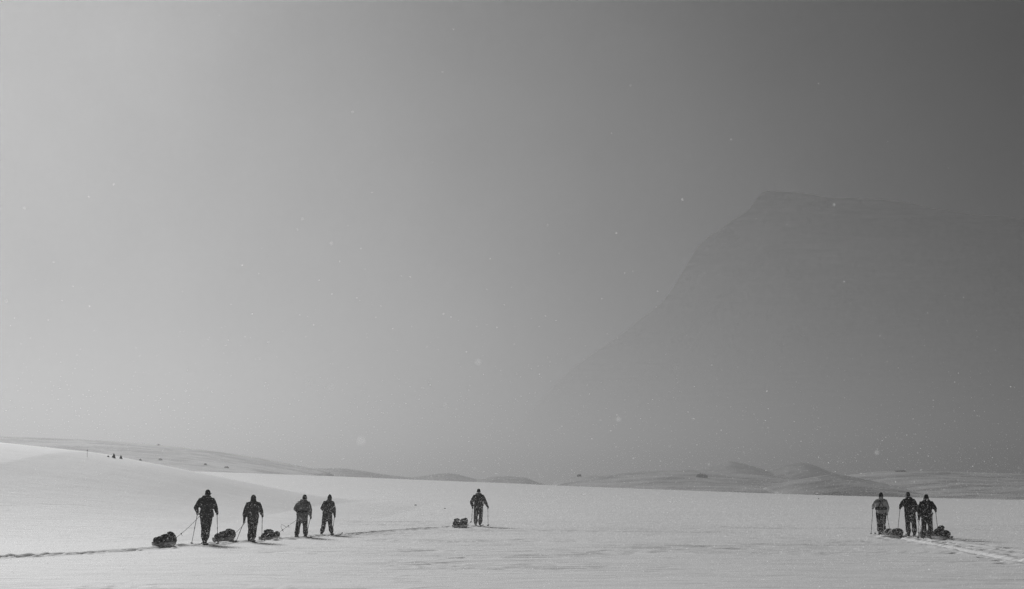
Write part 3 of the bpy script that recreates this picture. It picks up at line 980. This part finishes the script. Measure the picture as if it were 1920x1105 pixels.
GL = 'skiers in the left file'
GR = 'skiers in the right-hand trio'
SPECS = [
    dict(key='skier in the peaked cap', px=383.5, py=1020, H=1.80, seed=1, group=GL,
         label='skier in dark jacket and peaked ear-flap cap, last of the left file',
         head=(.085, .02, 1.685), sl=(-.15, 0, 1.46), sr=(.25, 0, 1.46), el=(-.30, .02, 1.20), er=(.345, .0, 1.21), hl=(-.25, .20, 1.03), hr=(.40, .16, 1.03),
         kl=(-.02, .14, .50), kr=(.10, -.06, .50), al=(-.02, .22, .09), ar=(.03, -.20, .10), hem=.82, hem_w=.195, hat='peaked', turn=1.05, hood='down', jacket_mat=M_DARK, gaiter_mat=M_DARK2,
         belt_z=.985, belt_mat=M_GREYSTRAP, dangle=(.265, -.05, 1.13, .24), poles=[('left', (-.44, .02, .0)), ('right', (.445, .25, .0))]),
    dict(key='hooded skier with the left arm hanging', px=471, py=1013.5, H=1.65, seed=2, group=GL,
         label='skier with hood up and left arm hanging straight, second of the left file',
         head=(.062, .02, 1.535), sl=(-.13, 0, 1.325), sr=(.25, 0, 1.325), el=(-.235, -.02, 1.03), er=(.335, .02, 1.08), hl=(-.25, .02, .74), hr=(.375, .16, .93),
         kl=(-.02, .10, .45), kr=(.105, -.02, .45), al=(-.06, .16, .08), ar=(.055, -.10, .08), hem=.76, hem_w=.185, hat='hood', jacket_mat=M_DARK2, dangle=(.235, -.06, 1.02, .16),
         poles=[('left', (-.57, -.35, .0)), ('right', (.37, .25, .0))]),
    dict(key='skier with the goggles and waist pouch', px=564, py=1006.5, H=1.66, seed=3, group=GL,
         label='skier in mottled grey jacket with goggles strap and black waist pouch, legs apart',
         head=(.135, .03, 1.545), sl=(-.08, 0, 1.335), sr=(.27, 0, 1.335), el=(-.215, .06, 1.10), er=(.345, 0, 1.06), hl=(-.12, .22, 1.0), hr=(.37, .06, .80),
         kl=(-.12, .0, .40), kr=(.165, .02, .40), al=(-.165, -.02, .08), ar=(.185, .04, .08), pel=(.05, 0, .86), hem=.64, hem_w=.215, bulk=1.1, leg_w=1.02, hat='beanie', goggles=True, hood='down',
         jacket_mat=M_MOTTLE, belt_z=1.0, pouch=True, poles=[('right', (.17, .30, .0))]),
    dict(key='skier with the pointed hood', px=613, py=1003, H=1.62, seed=4, group=GL,
         label='skier with pointed hood up and legs in a wide A, head of the left file',
         head=(.10, .02, 1.505), sl=(-.09, 0, 1.31), sr=(.215, 0, 1.31), el=(-.205, .04, 1.08), er=(.285, -.01, 1.02), hl=(-.13, .20, .98), hr=(.305, .05, .77),
         kl=(-.135, .0, .39), kr=(.135, .02, .39), al=(-.215, -.02, .08), ar=(.195, .04, .08), pel=(.01, 0, .83), hem=.67, hem_w=.185, hat='pointed_hood', jacket_mat=M_DARK2,
         poles=[('right', (.20, .35, .0))]),
    dict(key='lone skier', px=896, py=987, H=1.80, seed=5, group=GL,
         label='lone skier in knit hat walking ahead in the middle of the snowfield',
         head=(.035, .02, 1.675), sl=(-.16, 0, 1.43), sr=(.225, 0, 1.44), el=(-.315, .0, 1.15), er=(.36, .0, 1.15), hl=(-.255, .14, .90), hr=(.48, .16, .91),
         kl=(-.10, .06, .47), kr=(.145, -.02, .47), al=(-.11, .10, .09), ar=(.10, -.10, .09), hem=.80, hem_w=.20, hat='beanie', hood='down', jacket_mat=M_DARK, gaiter_mat=M_DARK2,
         belt_z=1.0, dangle=(.27, -.04, 1.15, .12), poles=[('left', (-.335, -.12, .10)), ('right', (.50, .25, .0))]),
    dict(key='skier in the pale jacket', px=1652, py=1003, H=1.80, seed=6, group=GR,
         label='skier in pale grey jacket with black harness straps across the back',
         head=(.02, .02, 1.675), sl=(-.165, 0, 1.43), sr=(.205, 0, 1.43), el=(-.29, .05, 1.24), er=(.29, .0, 1.14), hl=(-.32, .20, 1.15), hr=(.26, .10, .90),
         kl=(-.07, .05, .47), kr=(.105, .0, .47), al=(-.06, .08, .09), ar=(.095, -.05, .09), hem=.90, hem_w=.19, hat='beanie', jacket_mat=M_PALE, neck_mat=M_PALE, trouser_mat=M_BLACK, glove_mat=M_DARK2,
         leg_w=1.05, belt_z=1.11, belt_h=.11, y_harness=True, poles=[('left', (-.43, .10, .0)), ('right', (.40, -.30, .0))]),
    dict(key='middle skier of the trio', px=1708, py=1006, H=1.82, seed=7, group=GR,
         label='skier in all black with raised left forearm, middle of the right-hand trio',
         head=(-.095, .02, 1.685), sl=(-.26, 0, 1.44), sr=(.13, 0, 1.45), el=(-.37, .03, 1.26), er=(.24, .0, 1.20), hl=(-.41, .20, 1.17), hr=(.235, .18, 1.06),
         kl=(-.115, .05, .48), kr=(.135, -.04, .48), al=(-.09, .10, .09), ar=(.145, -.16, .10), pel=(-.02, 0, .94), hem=.82, hem_w=.195, hat='beanie', hood='down', jacket_mat=M_BLACK, trouser_mat=M_BLACK,
         poles=[('left', (-.56, .05, .0))]),
    dict(key='right-end skier', px=1737.5, py=1010, H=1.74, seed=8, group=GR,
         label='skier in black with ear-flap hat, right end of the trio, between two pulks',
         head=(.01, .02, 1.605), sl=(-.185, 0, 1.375), sr=(.205, 0, 1.375), el=(-.27, -.02, 1.08), er=(.335, .03, 1.18), hl=(-.275, .03, .79), hr=(.36, .20, 1.09),
         kl=(-.10, .08, .46), kr=(.15, -.04, .46), al=(-.11, .12, .09), ar=(.17, -.12, .10), hem=.78, hem_w=.21, bulk=1.04, hat='peaked', turn=0.0, hood='down', jacket_mat=M_BLACK, trouser_mat=M_BLACK,
         belt_z=.98, poles=[('left', (-.33, -.15, .0)), ('right', (.46, .10, .0))]),
]
PEOPLE = {}
for i, sp in enumerate(SPECS):
    sp['loc'] = spot(sp['px'], sp['py'], .12 if i > 4 else .05)
    sp['rz'] = facing(sp['loc'])
    r = make_person(sp)
    PEOPLE[i] = r
    for side, tp in sp['poles']:
        h = sp['hl'] if side == 'left' else sp['hr']
        e = sp['el'] if side == 'left' else sp['er']
        d = (Vector(h) - Vector(e)).normalized()
        hand = wp(r, Vector(h) + d * .02 + Vector((0, .018, 0)))
        tip = wp(r, tp)
        if tp[2] == 0:
            tip.z = ground_z(tip.x, tip.y) - .03
        make_pole(hand, tip, side + ' ski pole of the ' + sp['key'])
    trk = {0: (.27, 1), 1: (.27, 1), 2: (.27, 1), 3: (.32, 1), 4: (.4, 1), 5: (.02, 1), 6: (.12, 1), 7: (.14, 1)}[i]
    for side, a in (('left', sp['al']), ('right', sp['ar'])):
        f = wp(r, (a[0], a[1], 0))
        rz = -math.atan2(*trk)
        make_ski(Vector((f.x, f.y, ground_z(f.x, f.y) - .03)), rz + (.03 if side == 'left' else -.03), side + ' ski of the ' + sp['key'])

def pulk_at(px, py, heading, **kw):
    p = spot(px, py, kw.pop('drop', .05))
    who, off = kw.pop('who'), kw.pop('off', (0, -.12, 1.0))
    L = kw['L']
    # stand on the snow, level along its length
    rz = -heading
    dirv = Vector((math.sin(heading), math.cos(heading), 0))
    zs = [ground_z(*(p + dirv * t).xy) for t in (-.4, 0, .4)]
    p.z = max(zs) - .015
    return make_pulk(p, rz, front_world=None, waist_world=wp(PEOPLE[who], off), **kw)

pulk_at(309, 1024, R(14), who=0, off=(-.16, -.1, .93), label='loaded pulk at the left end, towed by the skier in the peaked cap', L=1.15, W=.5, load_mat=M_LOAD, seed=201, loops=1, rope_sag=.05,
        lumps=[(-.10, -.30, .20, .17, .20, .12), (.06, .02, .25, .19, .24, .15), (.10, .22, .31, .16, .18, .155), (.0, -.12, .28, .12, .15, .09), (.16, .30, .22, .12, .14, .16)])
pulk_at(420, 1017, R(16), who=1, off=(-.20, -.05, .70), label='loaded pulk with a rounded roll at its front, towed by the hooded skier', L=1.15, W=.5, load_mat=M_LOAD, seed=211, loops=1, rope_sag=.05,
        lumps=[(-.05, -.32, .19, .19, .17, .10), (.0, -.05, .24, .19, .26, .13), (.08, .26, .31, .15, .16, .14), (.16, .36, .24, .13, .12, .17), (-.02, .12, .29, .16, .16, .10)])
pulk3 = pulk_at(505.5, 1011.5, R(12), who=2, off=(-.12, -.1, .72), label='low flat pulk with a bundle on top, between the second and third skiers', L=1.2, W=.52, load_mat=M_LOAD, seed=221, loops=2, rope_sag=.0,
        lumps=[(0, -.25, .18, .23, .26, .11), (.02, .15, .18, .23, .28, .12), (.16, .34, .20, .12, .14, .13)])
pulk5 = pulk_at(863, 989.5, R(20), who=4, off=(-.12, -.1, .75), label='pulk with two separate humps of load behind the lone skier', L=1.15, W=.48, load_mat=M_LOAD, seed=231, loops=1, rope_sag=.25,
        lumps=[(-.08, -.30, .22, .17, .18, .14), (.10, .16, .27, .18, .24, .18), (.14, .28, .30, .14, .16, .16)])
pulk_at(1674, 1008.5, R(-20), who=5, off=(.1, -.12, 1.0), drop=.12, label='snow-dusted pulk of two humps beside the skier in the pale jacket', L=1.45, W=.58, load_mat=M_LOAD2, seed=241, loops=0, rope_sag=.3,
        lumps=[(0, -.32, .23, .25, .30, .18), (.02, .35, .21, .20, .22, .19), (0, -.1, .22, .22, .3, .14)])
pulk_at(1733, 1005.5, R(6), who=6, off=(.16, -.1, .95), drop=.12, label='pulk half hidden behind the legs of the right-end skier', L=1.2, W=.5, load_mat=M_FROST, seed=251, loops=0, rope_sag=.0,
        lumps=[(0, -.25, .19, .22, .24, .10), (.0, .2, .2, .2, .25, .11)])
pulk8 = pulk_at(1765, 1013, R(-16), who=7, off=(.12, -.1, .95), drop=.12, label='pulk with a tall lumpy load at the right end of the trio', L=1.15, W=.5, load_mat=M_LOAD, seed=261, loops=0, rope_sag=.12,
        lumps=[(.05, -.22, .22, .2, .24, .14), (-.04, .12, .26, .18, .25, .17), (.0, .0, .33, .13, .15, .12)])

# loose bundles lashed on top of two loads
def bundle(pulk, c, rx, ry, rz_, label, seed):
    q = pulk.matrix_basis @ Vector(c)
    o = empty('duffel_bag', q, pulk.rotation_euler.z + .3)
    tag(o, label, 'bag')
    m = MB()
    m.tube([(-rx, 0, rz_ * .5), (-rx * .4, .02, rz_ * .55), (rx * .4, -.02, rz_ * .6), (rx, 0, rz_ * .5)], [rz_ * .75, rz_, rz_ * 1.02, rz_ * .7], 12)
    m.build('bag_body', M_LOAD, o, .014, 2, .014, seed)
    for x in (-rx * .45, rx * .45):
        k = MB()
        ring = [Vector((x, rz_ * 1.06 * math.cos(2 * math.pi * a / 12), rz_ * .57 + rz_ * 1.06 * math.sin(2 * math.pi * a / 12))) for a in range(13)]
        k.tube(ring, .008, 6, False); k.build('bag_strap', M_GREYSTRAP, o)
    return o
bundle(pulk3, (-.04, .0, .285), .14, .1, .075, 'small rolled bag lying on top of the low flat pulk', 301)
bundle(pulk5, (-.06, -.27, .335), .10, .1, .07, 'small bag on the rear hump of the pulk behind the lone skier', 302)
bundle(pulk8, (.02, .02, .43), .12, .1, .065, 'small bag crowning the tall load at the right end', 303)

# ------------------------------------------------------------------ rocks and a marker stake far out
hill_bvh = []
for h in HILLS:
    hill_bvh.append(BVHTree.FromPolygons([v.co.copy() for v in h.data.vertices], [tuple(p.vertices) for p in h.data.polygons]))

def land_at(px, py):
    d = view_ray(px, py); o = Vector((0, 0, EYE))
    best = 1e9
    for b in hill_bvh:
        h = b.ray_cast(o, d)
        if h[0] is not None: best = min(best, h[3])
    ts = np.concatenate([np.linspace(30, 300, 1200), np.linspace(300, 1200, 1500)[1:]])
    xs, ys, zs = d.x * ts, d.y * ts, EYE + d.z * ts
    below = np.nonzero(zs < base_height(xs, ys))[0]
    if len(below): best = min(best, float(ts[below[0]]))
    if best > 1e8: best = 700
    return o + d * best, best

def boulder(px, py, wpx, hpx, label, peaked=False, seed=0):
    p, dist = land_at(px, py)
    w, hh = wpx * dist / 3733, hpx * dist / 3733
    m = MB()
    rs = random.Random(seed)
    lv = []
    for k, (z, f) in enumerate(((-.25, 1.0), (.0, 1.0), (.3, .85), (.6, .6 if peaked else .8), (.85, .35 if peaked else .6), (1.0, .12 if peaked else .35))):
        lv.append(((rs.uniform(-.12, .12) * w * z, 0, z * hh), w / 2 * f * rs.uniform(.85, 1.1), w / 2 * f * rs.uniform(.7, 1.0)))
    m.stack(lv, 11)
    o = m.build('boulder', M_ROCK, None)
    me = o.data
    for v in me.vertices:
        v.co *= 1 + rs.uniform(-.12, .12)
    me.polygons.foreach_set('use_smooth', [False] * len(me.polygons))
    o.location = p
    tag(o, label, 'rock', 'dark rocks out on the snow')
    return o

for k, (px, py, w, h, pk, lb) in enumerate([
    (213, 858.5, 6.5, 7.5, True, 'small upright dark rock, taller of the pair on the left slope'),
    (226.5, 860, 6, 5.5, True, 'small pointed dark rock just right of the tallest one on the left slope'),
    (203, 857, 4.5, 2.2, False, 'flat dark rock just left of the upright pair on the left slope'),
    (263, 864, 6, 3.4, True, 'low pointed rock further right on the left slope'),
    (301, 863, 8, 3.2, False, 'wide low rock in the middle of the left slope'),
    (385, 872, 7, 3, False, 'low rock above the cap of the leftmost skier'),
    (425, 877.5, 10, 2.6, False, 'long flat rock right of the one above the leftmost skier'),
    (297, 835, 4.5, 2.2, False, 'rock on the crest of the long left ridge'),
    (1086, 893, 9, 3, False, 'small dark rock on the left shoulder of the broad ridge'),
    (1535, 936, 2.5, 1.4, False, 'tiny rock on the far edge of the snowfield'),
    (1690, 884.5, 24, 2.6, False, 'long thin dark rock band on the pale right rise'),
    (779, 948, 5, 1.6, False, 'tiny snow-edged stone on the open field left of the lone skier'),
    (834, 954, 4, 1.3, False, 'smallest stone on the open field near the lone skier')]):
    boulder(px, py, w, h, lb, pk, 400 + k)

# the dark outcrop: several blocks leaning together
p, dist = land_at(1315, 895)
oc = empty('rock_outcrop', p)
tag(oc, 'dark jagged rock outcrop on the broad ridge right of centre', 'rock', 'dark rocks out on the snow')
u = dist / 3733
for k, (x, w, h) in enumerate(((-8, 6, 7), (-4, 7, 9), (0, 7, 8.5), (4.5, 7, 7.5), (9, 5, 5))):
    m = MB(); rs = random.Random(500 + k)
    m.rings([[Vector(((x + dx * w * f * .5 + z * .25) * u, dy * w * .5 * f * u, (z - 2) * u)) for dx, dy in ((-1, -.6), (-.2, -1), (.9, -.7), (1, .5), (0, 1), (-.9, .6))]
             for z, f in ((0, 1.1), (h * .4, 1.0 + rs.uniform(-.1, .1)), (h * .8, .7), (h + rs.uniform(0, 1.5), .25))])
    b = m.build('rock_block', M_ROCK, oc)
    b.data.polygons.foreach_set('use_smooth', [False] * len(b.data.polygons))

p, dist = land_at(163.5, 857)
st = empty('marker_stake', p)
tag(st, 'thin marker stake standing behind the rise at the left', 'stake')
u = dist / 3733
m = MB(); m.tube([(0, 0, -.5), (0, 0, 13 * u)], [.3 * u, .25 * u], 6, False); m.build('stake', M_ROCK, st)
m = MB(); m.box((0, 0, 12.2 * u), 1.6 * u, .2 * u, 2.2 * u); m.build('marker_plate', M_ROCK, st)

# ------------------------------------------------------------------ falling snow
flake_mat, fnt, fb = new_mat('snowflake')
fb.inputs['Base Color'].default_value = grey(0.92)
fb.inputs['Roughness'].default_value = 0.8
fb.inputs['Specular IOR Level'].default_value = 0.0
tr = N(fnt, 'ShaderNodeBsdfTranslucent'); tr.inputs['Color'].default_value = grey(0.92)
ad = N(fnt, 'ShaderNodeMixShader'); ad.inputs[0].default_value = 0.42
fnt.links.new(fb.outputs[0], ad.inputs[1]); fnt.links.new(tr.outputs[0], ad.inputs[2])
fnt.links.new(ad.outputs[0], fnt.nodes['Material Output'].inputs['Surface'])
NF = 300000
# even through the air in front of and around the skiers
yy = (9 ** 3 + rng.random(NF) * (101 ** 3 - 9 ** 3)) ** (1 / 3)
xx = (rng.random(NF) * 2 - 1) * (yy * 0.34 + 1.5)
zz = np.minimum(-np.log(1 - rng.random(NF) * .999) * 0.9, 7.0)
# a few flakes drift close by, far out of focus
n2 = 34
y2 = 3.0 + 5.0 * rng.random(n2)
yy = np.concatenate([yy, y2]); xx = np.concatenate([xx, (rng.random(n2) * 2 - 1) * y2 * .32]); zz = np.concatenate([zz, EYE - .3 + rng.random(n2) * y2 * .13])
keep = zz > height(xx, yy) + .05
yy, xx, zz = yy[keep], xx[keep], zz[keep]
n = len(yy)
size = (0.0042 + 0.0055 * rng.random(n) ** 2) * np.where(yy < 8.5, .6, np.clip(yy / 30, .55, 1))
ctr = np.stack([xx, yy, zz], 1)
base = np.array([[1, 0, 0], [0, .8, .15], [-1, 0, 0], [0, -.8, .15]])
ax1 = rng.normal(0, 1, (n, 3)); ax1 /= np.linalg.norm(ax1, axis=1)[:, None]
ax2 = np.cross(ax1, rng.normal(0, 1, (n, 3))); ax2 /= np.linalg.norm(ax2, axis=1)[:, None]
ax3 = np.cross(ax1, ax2)
jit = base[None] * (1 + rng.normal(0, .22, (n, 4, 3)))
off = jit[:, :, :1] * ax1[:, None] + jit[:, :, 1:2] * ax2[:, None] + jit[:, :, 2:] * ax3[:, None]
co = (ctr[:, None] + off * size[:, None, None]).reshape(-1, 3)
idx = (np.arange(n) * 4)[:, None, None]
tri = (idx + np.array([[0, 1, 2], [0, 2, 3]])[None]).reshape(-1, 3)
snow = raw_mesh('falling_snow', co, tri, flake_mat, None, False)
tag(snow, 'fine snowflakes drifting down through the air', kind='stuff')
